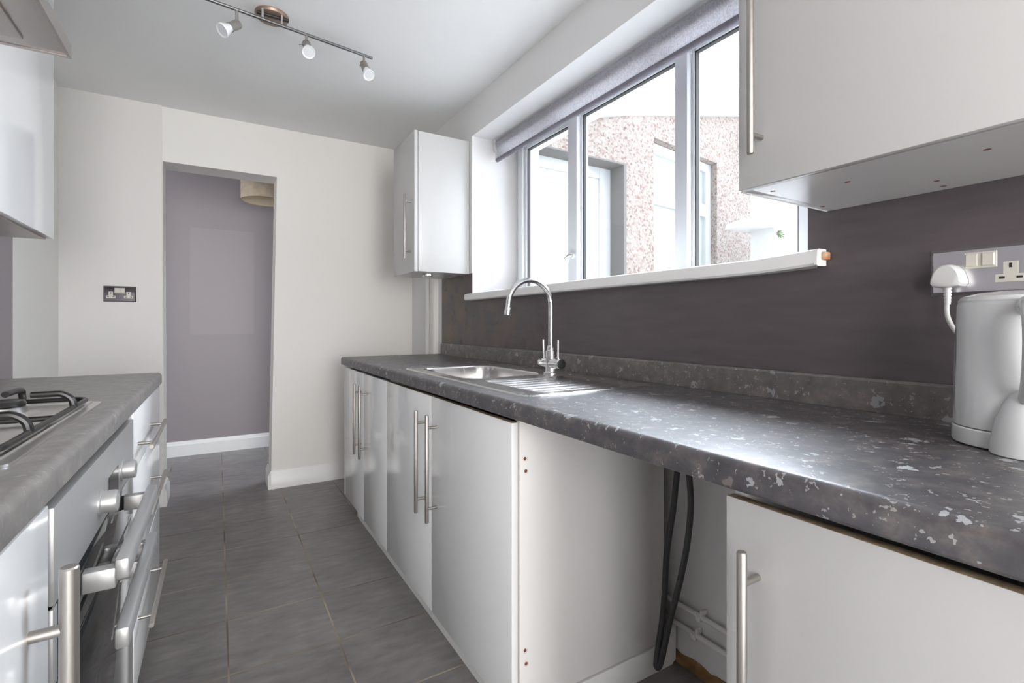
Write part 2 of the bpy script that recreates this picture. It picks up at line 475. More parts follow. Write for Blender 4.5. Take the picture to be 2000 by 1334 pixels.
# ------------------------------------------------------------------ key dimensions (metres)
CAMH = 1.03
WT = .845          # worktop height
XR = 1.207         # right wall face
XF = .607          # right worktop front
XL = -.71          # left wall face
XLF = -.18         # left worktop front
YF = 3.42          # far wall face
YB = -4.2          # rear wall face
CE = 2.27          # ceiling
WY0, WY1, WZ0, WZ1 = .643, 2.443, 1.163, 2.072   # kitchen window opening

# ------------------------------------------------------------------ the setting
struct('floor', MB().box(-2.0, 2.2, YB-.2, 5.0, -.1, 0), M['tiles'], 'charcoal square floor tiles with tan grout running from kitchen into hall', 'floor')
struct('ceiling', MB().box(-2.0, 1.65, YB-.2, 5.0, CE, CE+.12), M['ceiling'], 'plain white painted kitchen ceiling above the spotlight bar', 'ceiling')

w = MB()
w.box(XR, 1.65, YB-.2, WY0, 0, CE); w.box(XR, 1.65, WY1, 3.60, 0, CE)
w.box(XR, 1.65, WY0, WY1, 0, WZ0); w.box(XR, 1.65, WY0, WY1, WZ1, CE)
struct('wall_right', w, M['wallr'], 'window wall, white above and charcoal painted between worktop and units', 'wall')
struct('wall_left', MB().box(XL-.15, XL, YB-.2, -2.25, 0, CE).box(XL-.15, XL, -2.25, -1.15, 2.1, CE).box(XL-.15, XL, -1.15, YF+.18, 0, CE), M['walll'], 'left wall behind the hob, grey painted with a white strip at its far end', 'wall')  # unseen opening added behind the viewpoint for the side fill lamp
w = MB()
w.prism([(XL, 0), (-.262, 0), (-.268, 1.96), (.321, 1.96), (.286, 0), (XR, 0), (XR, CE), (XL, CE)], 1, YF, YF+.18)
struct('wall_far', w, M['cream'], 'cream wall with the open doorway to the hall', 'wall')
struct('wall_far_pier', MB().prism([(XL, 0), (-.264, 0), (-.272, CE), (XL, CE)], 1, YF-.014, YF), M['cream_greyer'],
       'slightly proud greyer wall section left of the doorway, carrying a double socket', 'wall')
w = MB()
w.box(XL-.15, -.60, YB-.2, YB, 0, CE); w.box(1.10, XR, YB-.2, YB, 0, CE); w.box(-.60, 1.10, YB-.2, YB, 2.1, CE)
struct('wall_rear', w, M['cream'], 'rear kitchen wall with an opening added for fill light, behind the viewpoint', 'wall')
struct('wall_hall', MB().box(-2.0, 2.2, 4.64, 4.8, 0, CE), M['hall'], 'mauve grey hall wall seen through the doorway', 'wall')
w = MB(); w.box(-2.0, -1.85, 3.6, 4.64, 0, 1.3); w.box(-2.0, -1.85, 3.6, 4.64, 2.0, CE); w.box(-2.0, -1.85, 3.6, 3.85, 1.3, 2.0); w.box(-2.0, -1.85, 4.35, 4.64, 1.3, 2.0)
struct('wall_hall_left', w, M['hall'], 'end of the hall with an opening added for fill light, hidden left of the doorway', 'wall')
struct('wall_hall_right', MB().box(2.05, 2.2, 3.6, 4.64, 0, CE), M['hall'], 'far right end wall of the hall, hidden from the doorway', 'wall')

def skirting_profile(h, t):
    return [(0, 0), (t, 0), (t, h*.76), (t*.62, h*.84), (t*.62, h*.90), (t*.3, h), (0, h)]
def skirting(name, x0, x1, yface, h, t, label, extra=None):
    mb = MB()
    mb.prism([(yface-a, b) for a, b in skirting_profile(h, t)], 0, x0, x1)
    if extra: extra(mb)
    struct(name, mb, M['trim'], label, 'skirting board')
def ret_right(mb): mb.prism([(.286-a, b) for a, b in skirting_profile(.113, .016)], 1, YF-.0165, YF+.18)
skirting('baseboard_far', .2865, XR-.005, YF, .113, .016, 'white moulded skirting board right of the doorway', ret_right)
def ret_left(mb): mb.prism([(-.262+a, b) for a, b in skirting_profile(.113, .016)], 1, YF-.0305, YF+.18)
skirting('baseboard_left', XL, -.2625, YF-.014, .113, .016, 'white skirting board left of the doorway, behind the drawers', ret_left)
skirting('baseboard_hall', -1.85, 2.05, 4.64, .115, .018, 'white moulded skirting board along the mauve hall wall')

# window sill, its near end snapped and sagging
mb = MB()
ys = [2.452, 2.2, 1.9, 1.6, 1.3, 1.0, .86, .76, .68, .60]
dz = [0, 0, 0, 0, 0, -.002, -.003, -.003, 0, .004]
P = []
for y, d in zip(ys, dz):
    x0 = 1.163
    P.append([Vector((1.53, y, 1.20)), Vector((1.30, y, 1.20+d*.3)), Vector((1.174, y, 1.199+d)), Vector((1.165, y, 1.196+d)),
              Vector((x0, y, 1.187+d)), Vector((x0+.001, y, 1.166+d)), Vector((x0+.006, y, 1.161+d)), Vector((1.30, y, 1.161+d*.3)), Vector((1.53, y, 1.161))])
# only the front nosing runs past the opening; the board behind stops at the reveal
for row in (P[-1],):
    for i, v in enumerate(row):
        if v.x > 1.21: v.x = 1.203; v.y = .62
mb.grid(P)
mb.prism([(p.x, p.z) for p in P[0]], 1, 2.452, 2.4525)
mb.prism([(1.163, 1.166), (1.165, 1.199), (1.174, 1.203), (1.204, 1.203), (1.204, 1.165), (1.169, 1.163)], 1, .600, .606)
mb.box(1.182, 1.204, .590, .601, 1.178, 1.196, .003, mat=M['rawwood'])
o = struct('trim_1', mb, M['trim'], 'white painted window sill board with a snapped raw wood near end', 'window sill')

# vertical boxing in the far right corner
b = thing('pipe_boxing', 'white vertical pipe boxing with a rough plaster gap in the corner beyond the worktop', 'pipe boxing', (1.17, 2.98, 0))
MB().box(1.178, XR, 3.030, 3.085, 0, 1.75, .002).build('front_board', M['trim'], b)
MB().box(1.193, XR, 2.985, 3.030, 0, 1.75).build('plaster_strip', M['plaster'], b, label='rough bare plaster strip')
MB().box(1.172, XR, 2.925, 2.985, 0, 1.75, .002).build('side_board', M['cream'], b)

# ------------------------------------------------------------------ kitchen window
FX0, FX1 = 1.475, 1.535
win = thing('window_1', 'white three-light kitchen window behind the roller blind', 'window', (FX0, 1.54, WZ0), kind='structure')
mb = MB()
mb.box(FX0+.02, FX1, 2.385, WY1, 1.2, WZ1, .003)                # far jamb liner
mb.box(FX0-.005, FX1, 2.345, 2.392, 1.2, WZ1, .004)             # far jamb
mb.box(FX0, FX1, WY0, .810, 1.2, WZ1, .004)
mb.box(FX0, FX1, WY0, WY1, WZ1-.035, WZ1, .004)
mb.box(FX0, FX1, WY0, WY1, 1.2, 1.222, .003)
mb.build('window_frame', M['upvc'], win)
for ya, yb in ((1.845, 1.915), (1.205, 1.262)):
    MB().box(FX0-.012, FX1, ya, yb, 1.2, WZ1-.05, .004).build('mullion', M['aluminium'], win)
def sash(y0, y1, z0, z1, edge):
    f = MB()
    f.box(FX0+.012, FX0+.042, y0, y0+edge, z0, z1, .003); f.box(FX0+.012, FX0+.042, y1-edge, y1, z0, z1, .003)
    f.box(FX0+.012, FX0+.042, y0+edge, y1-edge, z0, z0+edge*.5, .003); f.box(FX0+.012, FX0+.042, y0+edge, y1-edge, z1-edge, z1, .003)
    e2 = edge
    g = .005
    f.box(FX0+.018, FX0+.036, y0+e2, y0+e2+g, z0, z1-e2, mat=M['seal']); f.box(FX0+.018, FX0+.036, y1-e2-g, y1-e2, z0, z1-e2, mat=M['seal'])
    f.box(FX0+.018, FX0+.036, y0+e2, y1-e2, z1-e2-g, z1-e2, mat=M['seal'])
    s_ = f.build('sash_frame', M['upvc'], win)
    MB().box(FX0+.026, FX0+.030, y0+e2*.8, y1-e2*.8, z0+edge*.3, z1-e2*.8).build('pane', M['glass'], s_)
sash(1.915, 2.345, 1.222, WZ1-.035, .022)
sash(1.262, 1.845, 1.222, WZ1-.035, .010)
sash(.810, 1.205, 1.222, WZ1-.035, .010)
h = MB()
h.lathe([(0, 0), (.013, .001), (.016, .006), (.012, .012), (0, .014)], (FX0-.012, 1.868, 1.362), (-1, 0, 0), 20)
h.tube([(FX0-.020, 1.868, 1.362), (FX0-.030, 1.885, 1.362), (FX0-.034, 1.905, 1.352), (FX0-.034, 1.912, 1.338)], [.008, .0075, .006, .004], 12)
h.tube([(FX0-.024, 1.887, 1.35), (FX0-.026, 1.893, 1.325)], .004, 10)
h.build('latch', M['chrome'], win, label='chrome casement latch')
h = MB()
h.box(FX0-.03, FX0-.004, 2.325, 2.36, 1.205, 1.222, .004); h.tube([(FX0-.015, 2.36, 1.226), (FX0-.03, 2.33, 1.236), (FX0-.055, 2.31, 1.225)], .005, 10)
h.build('stay', M['chrome'], win, label='chrome casement stay')

# roller blind, rolled nearly up
BX = 1.352
rb = thing('roller_blind', 'grey damask roller blind rolled almost to the top of the window recess', 'blind', (BX, 1.54, 2.0))
mb = MB(); P = []
for y in (.70, 1.2, 1.7, 2.408):
    P.append([Vector((BX-.012, y, 2.062)), Vector((BX-.020, y, 2.045)), Vector((BX-.016, y, 2.022)), Vector((BX-.010, y, 2.0)), Vector((BX-.010, y, 1.962))])
mb.grid(P)
f = mb.build('fabric', M['fabric'], rb)
MB().tube([(BX-.006, .70, 1.952), (BX-.006, 2.408, 1.952)], .012, 16).build('bottom_bar', M['blindbar'], rb)
MB().tube([(BX+.008, .70, 2.036), (BX+.008, 2.408, 2.036)], .026, 20).build('roller_tube', M['fabric'], rb)
for y in (.685, 2.409):
    h = MB(); h.box(BX-.024, BX+.03, y, y+.014, 1.998, 2.071, .003); h.lathe([(0, 0), (.014, 0), (.014, .012), (.010, .016), (0, .016)], (BX-.006, y+.012, 2.046), (0, 1, 0), 20)
    h.build('bracket', M['whiteplastic'], rb, label='white plastic bracket')
MB().box(BX-.012, BX+.004, 2.4085, 2.4205, 1.944, 1.998, .002).build('end_cap', M['whiteplastic'], rb)

# ------------------------------------------------------------------ helpers for cabinets
def handle(parent, x, side, y, z0, z1, s0, s1, r=.0065, label=None, proj=.035, axis='z'):
    """bar handle on a door face at x; side is the direction it projects (+1/-1 in X)"""
    xb = x+side*proj
    m = MB()
    if axis == 'z':
        m.tube([(xb, y, z0), (xb, y, z0+.002), (xb, y, z1-.002), (xb, y, z1)], [r*.85, r, r, r*.85], 20)
        for z in (s0, s1): m.tube([(x, y, z), (xb, y, z)], r*.72, 14)
    else:                       # horizontal along Y: z0,z1,s0,s1 are Y values and y is the height
        m.tube([(xb, z0, y), (xb, z0+.002, y), (xb, z1-.002, y), (xb, z1, y)], [r*.85, r, r, r*.85], 20)
        for q in (s0, s1): m.tube([(x, q, y), (xb, q, y)], r*.72, 14)
    return m.build('handle', M['steel'], parent, label=label) if label else m.build('handle', M['steel'], parent)

def carcass_mb(x0, x1, y0, y1, z0, z1, t=.018, top=True, openside=None):
    m = MB()
    m.box(x0, x1, y0, y0+t, z0, z1, .001); m.box(x0, x1, y1-t, y1, z0, z1, .001)
    m.box(x0, x1, y0+t, y1-t, z0, z0+t)
    if top: m.box(x0, x1, y0+t, y1-t, z1-t, z1)
    xb = x0 if openside == '+' else x1-t*.4
    m.box(xb, xb+t*.4, y0+t, y1-t, z0+t, z1-(t if top else 0))
    return m

# ------------------------------------------------------------------ right-hand base units
DX = .617           # door face
def base_unit(name, label, y0, y1, splits, handles, rawtop, plinth, gloss='gloss'):
    u = thing(name, label, 'cabinet', (.9, (y0+y1)/2, 0), 'white base cabinets under the right worktop')
    carcass_mb(DX+.022, 1.148, y0, y1, .08, .798, top=False).build('carcass', M['melamine'], u)
    for (a, b_), hy, raw in zip(splits, handles, rawtop):
        d = MB().box(DX, DX+.018, a+.0015, b_-.0015, .066, .789, .0012, mat=M[gloss], top=M['chip'] if raw else None).build('door', M[gloss], u)
        handle(d, DX, -1, hy, .386, .736, .432, .694)
    MB().box(DX+.027, DX+.043, plinth[0], plinth[1], 0, .0655).build('plinth', M['trim'], u)
    return u
uA = base_unit('base_cabinet', 'white gloss double-door base cabinet at the far end, before the cream wall', 2.068, 2.85, [(2.068, 2.448), (2.448, 2.85)], [2.396, 2.498], [0, 0], (2.068, 2.69))
uB = base_unit('base_cabinet', 'white gloss double-door base cabinet below the sink, its screw-holed side bare', 1.030, 2.066, [(1.030, 1.560), (1.560, 2.066)], [1.510, 1.612], [1, 1], (1.05, 2.066))
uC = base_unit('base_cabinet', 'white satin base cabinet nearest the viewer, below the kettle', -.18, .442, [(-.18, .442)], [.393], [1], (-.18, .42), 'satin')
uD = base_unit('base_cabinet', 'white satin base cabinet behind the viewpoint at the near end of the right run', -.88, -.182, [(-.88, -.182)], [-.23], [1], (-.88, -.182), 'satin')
# far filler post of unit A
MB().box(DX+.004, DX+.020, 2.852, 2.90, .066, .79).build('filler', M['melamine'], uA)
for y, z in ((.6545, .697), (.657, .666), (.655, .221), (.658, .187)):
    MB().lathe([(0, 0), (.0042, 0), (.0058, -.0012), (.0062, .0004)], (y, 1.0298, z), (0, -1, 0), 14).build('screw_hole', M['screw'], uB, label='brown screw hole')
# lower board closing the side of the sink unit, chipped at its back corner
e = MB().prism([(.66, 0), (1.184, 0), (1.187, .006), (1.198, .010), (1.199, .112), (1.194, .120), (1.168, .120), (1.150, .0745), (.66, .0745)], 1, 1.028, 1.044, bev=.001)
e.build('end_plinth', M['trim'], uB)

# ------------------------------------------------------------------ right worktop with sink cut-out
BX0, BX1, BY0, BY1 = .712, 1.034, 1.478, 1.935      # bowl
def nose(xf, sgn, xb, top, th, r=.013, n=6):
    """worktop section with a rounded front edge; sgn=+1 when the front faces -X"""
    pts = [(xb, top-th), (xb, top)]
    for i in range(n+1):
        a = PI/2*i/n
        pts.append((xf+sgn*(r-r*math.sin(a)), top-r+r*math.cos(a)))
    r2 = .005
    for i in range(n+1):
        a = PI/2*i/n
        pts.append((xf+sgn*(r2-r2*math.cos(a)), top-th+r2-r2*math.sin(a)))
    return pts
wt = MB()
wt.prism(nose(XF, 1, .694, WT, .043), 1, -.9, 2.92)
wt.box(1.052, XR-.001, -.9, 2.92, WT-.043, WT)
wt.box(.694, 1.052, -.9, BY0-.018, WT-.043, WT); wt.box(.694, 1.052, BY1+.018, 2.92, WT-.043, WT)
tag(wt.build('worktop', M['laminate'], angle=40), 'long dark speckled worktop under the window, carrying sink and kettle', 'worktop')
up = MB().prism([(1.187, WT+.0005), (XR-.001, WT+.0005), (XR-.001, .915), (1.192, .915), (1.187, .910)], 1, -.9, 2.845)
tag(up.build('upstand', M['laminate_glare']), 'narrow speckled upstand strip along the back of the right worktop', 'upstand')

# ------------------------------------------------------------------ sink
sk = thing('sink', 'stainless steel inset sink with one bowl and a ribbed drainer', 'sink', (.9, 1.52, WT))
SX0, SX1, SY0, SY1 = .664, 1.128, 1.040, 1.998
def rr_sd(x, y, x0, x1, y0, y1, r):
    """signed distance to a rounded rectangle (negative inside)"""
    cx, cy = (x0+x1)/2, (y0+y1)/2
    qx = abs(x-cx)-(x1-x0)/2+r; qy = abs(y-cy)-(y1-y0)/2+r
    return math.hypot(max(qx, 0), max(qy, 0))+min(max(qx, qy), 0)-r
def sst(a, b, t):
    t = max(0, min(1, (t-a)/(b-a))); return t*t*(3-2*t)
def sink_z(x, y):
    d = rr_sd(x, y, SX0, SX1, SY0, SY1, .045)
    z = WT+.0005+.0045*sst(0, -.004, d)-.0025*sst(-.009, -.016, d)
    bowl = rr_sd(x, y, BX0, BX1, BY0, BY1, .07)
    z += .0015*sst(.018, .004, bowl)
    z -= .135*sst(.0, -.026, bowl)+.010*sst(-.03, -.15, bowl)
    dr = rr_sd(x, y, .735, 1.045, 1.082, 1.432, .03)
    m_ = sst(.0, -.012, dr)
    z += m_*(-.0022+.0050*(.5+.5*math.cos((y-1.105)/.047*2*PI)))
    # tap ledge groove
    g = rr_sd(x, y, 1.058, 1.106, 1.10, 1.40, .012)
    z += .0012*sst(.004, -.004, g)
    return z
def axis_pts(lo, hi, extra, step):
    s_ = set([lo, hi]); n = int((hi-lo)/step)
    for i in range(n+1): s_.add(lo+(hi-lo)*i/n)
    for a in extra: s_.add(a)
    return sorted(s_)
xs = axis_pts(SX0, SX1, [SX0+.002, SX0+.004, SX1-.002, SX1-.004]+[BX0+k*.003 for k in range(10)]+[BX1-k*.003 for k in range(10)], .007)
ysk = axis_pts(SY0, SY1, [SY0+.002, SY0+.004, SY1-.002, SY1-.004]+[BY0+k*.003 for k in range(10)]+[BY1-k*.003 for k in range(10)], .0055)
P = []
R = .045
for x in xs:
    row = []
    for y in ysk:
        px, py = x, y
        cx = min(max(x, SX0+R), SX1-R); cy = min(max(y, SY0+R), SY1-R)
        d = math.hypot(x-cx, y-cy)
        if x != cx and y != cy and d > R:
            px, py = cx+(x-cx)/d*R, cy+(y-cy)/d*R
        row.append(Vector((px, py, sink_z(px, py))))
    P.append(row)
mb = MB(); mb.grid(P)
bmesh.ops.remove_doubles(mb.bm, verts=list(mb.bm.verts), dist=1e-5)
bmesh.ops.recalc_face_normals(mb.bm, faces=list(mb.bm.faces))
if sum(f.normal.z for f in mb.bm.faces) < 0: bmesh.ops.reverse_faces(mb.bm, faces=list(mb.bm.faces))
mb.build('sink_top', M['stainless'], sk, angle=70)
zb = sink_z(.88, 1.70)
MB().lathe([(0, .001), (.022, .0015), (.036, .003), (.042, .0015), (.042, -.004)], (.88, 1.70, zb+.0005), (0, 0, 1), 32).build('waste', M['chrome'], sk, label='chrome waste outlet')
MB().lathe([(0, .003), (.006, .002), (.010, 0)], (1.003, 1.72, zb+.105), (-1, 0, .2), 16).build('overflow', M['chrome'], sk)
ck = MB()     # small clip lying near the bowl rim
# ------------------------------------------------------------------ tap
TX, TY = 1.07, 1.503
zt = sink_z(TX, TY)
tp = thing('mixer_tap', 'chrome swan-neck mixer tap with two upright levers at the back of the sink', 'tap', (TX, TY, zt))
MB().lathe([(0, 0), (.028, 0), (.028, .004), (.022, .007), (.0205, .012), (.0205, .050), (.019, .086), (.015, .088), (.0145, .100), (.0125, .104), (0, .104)], (TX, TY, zt), (0, 0, 1), 32).build('body', M['chrome'], tp)
ztop = 1.100
pts = [(TX, TY, zt+.095), (TX, TY, 1.03)]+arc((TX-.092, TY, ztop), .092, 0, PI*.985, 28, (1, 0, 0), (0, 0, 1))
pts += [(TX-.186, TY, 1.085)]
sp = MB().tube(pts, .0098, 20).build('spout', M['chrome'], tp)
MB().tube([(TX-.1855, TY, 1.090), (TX-.187, TY, 1.078), (TX-.188, TY, 1.064)], [.0105, .0128, .0132], 20).build('aerator', M['chrome'], sp)
cb = MB().lathe([(0, -.066), (.016, -.066), (.0190, -.062), (.0194, -.02), (.0194, .02), (.0190, .060), (.017, .064), (0, .064)], (TX, TY, .886), (0, 1, 0), 28).build('valve_bar', M['chrome'], tp)
MB().lathe([(0, .0692), (.013, .0688), (.0176, .0675), (.0178, .0655)], (TX, TY, .886), (0, -1, 0), 24).build('valve_end', M['blackplastic'], cb, label='dark round valve end')
for dy in (-.046, .046):
    MB().tube([(TX, TY+dy, .898), (TX, TY+dy, .915), (TX-.001, TY+dy*1.04, .972), (TX-.001, TY+dy*1.04, .974)], [.0050, .0042, .0046, .003], 14).build('lever', M['chrome'], tp)

# ------------------------------------------------------------------ wall units
uw = thing('wall_cabinet', 'large white wall cabinet at upper right, above the double socket', 'cabinet', (1.0, .2, 1.289), 'white wall cabinets')
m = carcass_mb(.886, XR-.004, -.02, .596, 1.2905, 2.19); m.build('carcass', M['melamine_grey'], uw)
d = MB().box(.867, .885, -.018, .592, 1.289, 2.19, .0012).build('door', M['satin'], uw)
handle(d, .867, -1, .545, 1.341, 1.70, 1.377, 1.660)
for x, y in ((.931, .562), (1.147, .579), (.987, .455), (1.119, .369), (1.171, .376), (.982, .264)):
    MB().lathe([(0, .0002), (.0036, .0003), (.0050, .0001)], (x, y, 1.2905), (0, 0, -1), 12).build('screw_hole', M['screw'], uw, label='brown screw hole')
MB().box(.887, XR-.004, .5965, .600, 1.2895, 2.19, .001).build('end_panel', M['trim'], uw)
us = thing('wall_cabinet', 'narrow white wall cabinet in the far right corner beside the window', 'cabinet', (1.05, 2.65, 1.31), 'white wall cabinets')
carcass_mb(.907, XR-.002, 2.475, 2.822, 1.312, 2.052).build('carcass', M['satin'], us)
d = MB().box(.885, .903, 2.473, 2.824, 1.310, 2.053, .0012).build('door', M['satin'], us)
handle(d, .885, -1, 2.525, 1.38, 1.724, 1.42, 1.684)
MB().lathe([(0, 0), (.026, 0), (.029, .003), (.029, .014), (.024, .018), (0, .018)], (.99, 2.56, 1.3115), (0, 0, -1), 28).build('cabinet_light', M['chrome'], us, label='round chrome light under the cabinet')
ul = thing('wall_cabinet', 'white gloss wall cabinet at upper left, beyond the extractor hood', 'cabinet', (-.58, 1.85, 1.31), 'white wall cabinets')
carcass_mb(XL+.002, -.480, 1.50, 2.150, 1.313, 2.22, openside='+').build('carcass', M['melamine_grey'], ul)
MB().box(-.478, -.460, 1.50, 2.152, 1.310, 2.22, .0012).build('door', M['gloss'], ul)
MB().box(XL+.004, -.4785, 1.503, 2.148, 1.3065, 1.313).build('underside_panel', M['hoodsteel'], ul, label='grey metallic underside panel')

# ------------------------------------------------------------------ extractor hood
hd = thing('extractor_hood', 'brushed steel extractor hood at top left above the hob', 'extractor hood', (-.49, 1.15, 1.62))
HX, HY0, HY1, HZ = -.279, .845, 1.443, 1.621
m = MB()
t_ = .03
m.box(HX-.002, HX, HY0, HY1, HZ, HZ+t_); m.box(XL+.001, HX-.002, HY1-.002, HY1, HZ, HZ+t_); m.box(XL+.001, HX-.002, HY0, HY0+.002, HZ, HZ+t_)
m.box(XL+.001, HX-.002, HY0+.002, HY1-.002, HZ+t_-.004, HZ+t_)
m.box(HX-.006, HX-.002, HY0+.002, HY1-.002, HZ+.0004, HZ+.012); m.box(XL+.02, HX-.006, HY1-.008, HY1-.002, HZ+.0004, HZ+.012); m.box(XL+.02, HX-.006, HY0+.002, HY0+.008, HZ+.0004, HZ+.012)
m.build('canopy', M['hoodsteel'], hd)
MB().box(XL+.06, HX-.066, HY0+.05, HY1-.051, HZ-.002, HZ+.006, .0015).build('grease_filter', M['hoodsteel'], hd)
MB().box(XL+.022, HX-.0075, HY0+.0095, HY1-.0095, HZ+.003, HZ+.012).build('underside_plate', M['hoodsteel'], hd)
MB().box(XL+.001, XL+.26, 1.02, 1.27, HZ+t_, CE-.002, .002).build('flue', M['hoodsteel'], hd)
MB().lathe([(0, 0), (.030, 0), (.034, -.004)], (HX-.19, HY1-.17, HZ-.0025), (0, 0, -1), 24).build('lamp_lens', M['whiteplastic'], hd)

# ------------------------------------------------------------------ left worktop, hob, oven, drawers
LT = .85
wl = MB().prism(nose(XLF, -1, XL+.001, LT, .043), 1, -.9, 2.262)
tag(wl.build('worktop', M['laminate_lit'], angle=40), 'speckled worktop on the left, window light put into its paler colour, with the gas hob set in', 'worktop')

lu = thing('base_cabinet', 'white gloss base cabinet at lower left with a thick upright bar handle', 'cabinet', (-.45, .54, 0), 'white base units under the left worktop')
LX = -.185
carcass_mb(XL+.004, LX-.022, .25, .838, .08, .80, top=False, openside='+').build('carcass', M['melamine'], lu)
d = MB().box(LX-.018, LX, .25, .840, .066, .800, .0012).build('door', M['gloss'], lu)
handle(d, LX, 1, .765, .395, .745, .672, .44, r=.0095)
# the bar top sits just below the worktop nose
MB().box(LX-.06, LX-.044, .25, .838, 0, .065).build('plinth', M['trim'], lu)

ov = thing('double_oven', 'silver built-under double oven with dark glass doors below the hob', 'oven', (-.45, 1.22, 0))
OY0, OY1 = .868, 1.580
MB().box(XL+.004, LX-.020, OY0+.01, OY1-.01, .085, .800).build('casing', M['blackplastic'], ov)
MB().box(LX-.020, LX, OY0, OY1, .657, .788, .0025).build('control_panel', M['ovensteel'], ov)
MB().box(LX-.001, LX+.0008, 1.245, 1.352, .668, .726).build('display', M['display'], ov, label='black display window')
for y in (1.16, 1.395):
    k = MB()
    k.lathe([(.0235, 0), (.0235, .003), (.020, .004), (.0200, .022), (.0185, .026), (.016, .027), (0, .027)], (LX, y, .704), (1, 0, 0), 32)
    k.build('knob', M['ovensteel'], ov)
def oven_door(z0, z1, hz):
    g = MB()
    g.box(LX-.018, LX-.002, OY0, OY1, z0, z1, .002)
    dd = g.build('door', M['ovenglass'], ov)
    for ya, yb in ((OY0-.0008, OY0+.020), (OY1-.010, OY1+.0008)):
        MB().box(LX-.016, LX-.0012, ya, yb, z0, z1, .001).build('edge_trim', M['ovensteel'], dd, label='silver edge trim')
    hb = MB()
    hb.box(LX+.040, LX+.060, 1.022, 1.462, hz-.017, hz+.017, .004)
    for y in ((1.036, 1.448) if hz > .6 else (1.34, 1.448)): hb.box(LX-.002, LX+.042, y-.012, y+.012, hz-.030, hz+.004, .003)
    hb.build('handle', M['ovensteel'], dd)
MB().box(LX-.06, LX-.044, OY0, OY1, 0, .0845).build('plinth', M['trim'], ov)
oven_door(.548, .653, .628)
oven_door(.092, .544, .514)

dr = thing('drawer_unit', 'white gloss drawer unit left of the doorway, three bar handles', 'drawers', (-.45, 1.92, 0), 'white base units under the left worktop')
carcass_mb(XL+.004, LX-.022, 1.596, 2.235, .08, .804, openside='+').build('carcass', M['melamine'], dr)
for z0, z1, hz in ((.650, .803, .708), (.375, .646, .536), (.066, .371, .236)):
    d = MB().box(LX-.018, LX, 1.590, 2.237, z0, z1, .0012).build('drawer', M['gloss'], dr)
    handle(d, LX, 1, hz, 1.60, 2.02, 1.66, 1.96, axis='y')
MB().box(LX-.06, LX-.044, 1.590, 2.237, 0, .065).build('plinth', M['trim'], dr)

hb = thing('gas_hob', 'stainless steel gas hob with black pan supports in the left worktop', 'hob', (-.45, 1.155, LT))
HX0, HX1, GY0, GY1 = -.690, -.226, .850, 1.458
m = MB()
m.prism([(HX0, GY0), (HX1, GY0), (HX1, GY1), (HX0, GY1)], 2, LT+.0003, LT+.004)
bmesh.ops.bevel(m.bm, geom=[e for e in m.bm.edges if abs(e.verts[0].co.z-e.verts[1].co.z) > .001], offset=.02, segments=6, profile=.5, affect='EDGES')
m.box(HX0+.016, HX1-.016, GY0+.016, GY1-.016, LT+.003, LT+.0075, .003)
m.build('hob_plate', M['hobsteel'], hb)
def pan_support(x0, x1, y0, y1, name='pan_support'):
    z = LT+.016; r = .0048
    ring = []
    cr = .035
    for cx, cy, a in ((x1-cr, y1-cr, 0), (x0+cr, y1-cr, PI/2), (x0+cr, y0+cr, PI), (x1-cr, y0+cr, 3*PI/2)):
        for i in range(7):
            an = a+PI/2*i/6; ring.append((cx+cr*math.cos(an), cy+cr*math.sin(an), z))
    m = MB().tube(ring, r, 10, closed=True)
    cx = (x0+x1)/2
    for fy in (.25, .75):
        cy = y0+(y1-y0)*fy
        for sx in (-1, 1):
            xe = x1 if sx > 0 else x0
            pts = [(xe, cy, z), (xe-sx*.004, cy, z+.016), (xe-sx*.018, cy, z+.027), (xe-sx*.034, cy, z+.028), (cx+sx*.045, cy, z+.028)]
            m.tube(smooth_path(pts, 5), .0062, 10)
        for sy in (-1, 1):
            ye = cy+sy*(y1-y0)/4
            pts = [(cx, ye, z+.002), (cx, ye-sy*.004, z+.016), (cx, ye-sy*.016, z+.027), (cx, cy+sy*.035, z+.028)]
            m.tube(smooth_path(pts, 5), .0062, 10)
    m.tube([(x0, (y0+y1)/2, z), (x1, (y0+y1)/2, z)], r, 10)
    for px, py in ((x0+.02, y0+.012), (x1-.02, y0+.012), (x0+.02, y1-.012), (x1-.02, y1-.012)):
        m.tube([(px, py, LT+.0074), (px, py, z)], .005, 10)
    return m.build(name, M['black'], hb, label='black enamelled pan support')
pan_support(-.462, -.246, .885, 1.425)
pan_support(-.682, -.470, .885, 1.425)
for x in (-.354, -.576):
    for y, r in ((1.020, .036), (1.290, .044)):
        bn = MB().lathe([(r*1.35, .0076), (r*1.28, .011), (r*.95, .013), (r*.95, .024), (r*.80, .026), (0, .026)], (x, y, LT), (0, 0, 1), 32).build('burner', M['hobsteel'], hb)
        MB().lathe([(r*.86, .026), (r*.88, .030), (r*.80, .035), (r*.3, .037), (0, .037)], (x, y, LT), (0, 0, 1), 32).build('burner_cap', M['black'], bn, label='black burner cap')

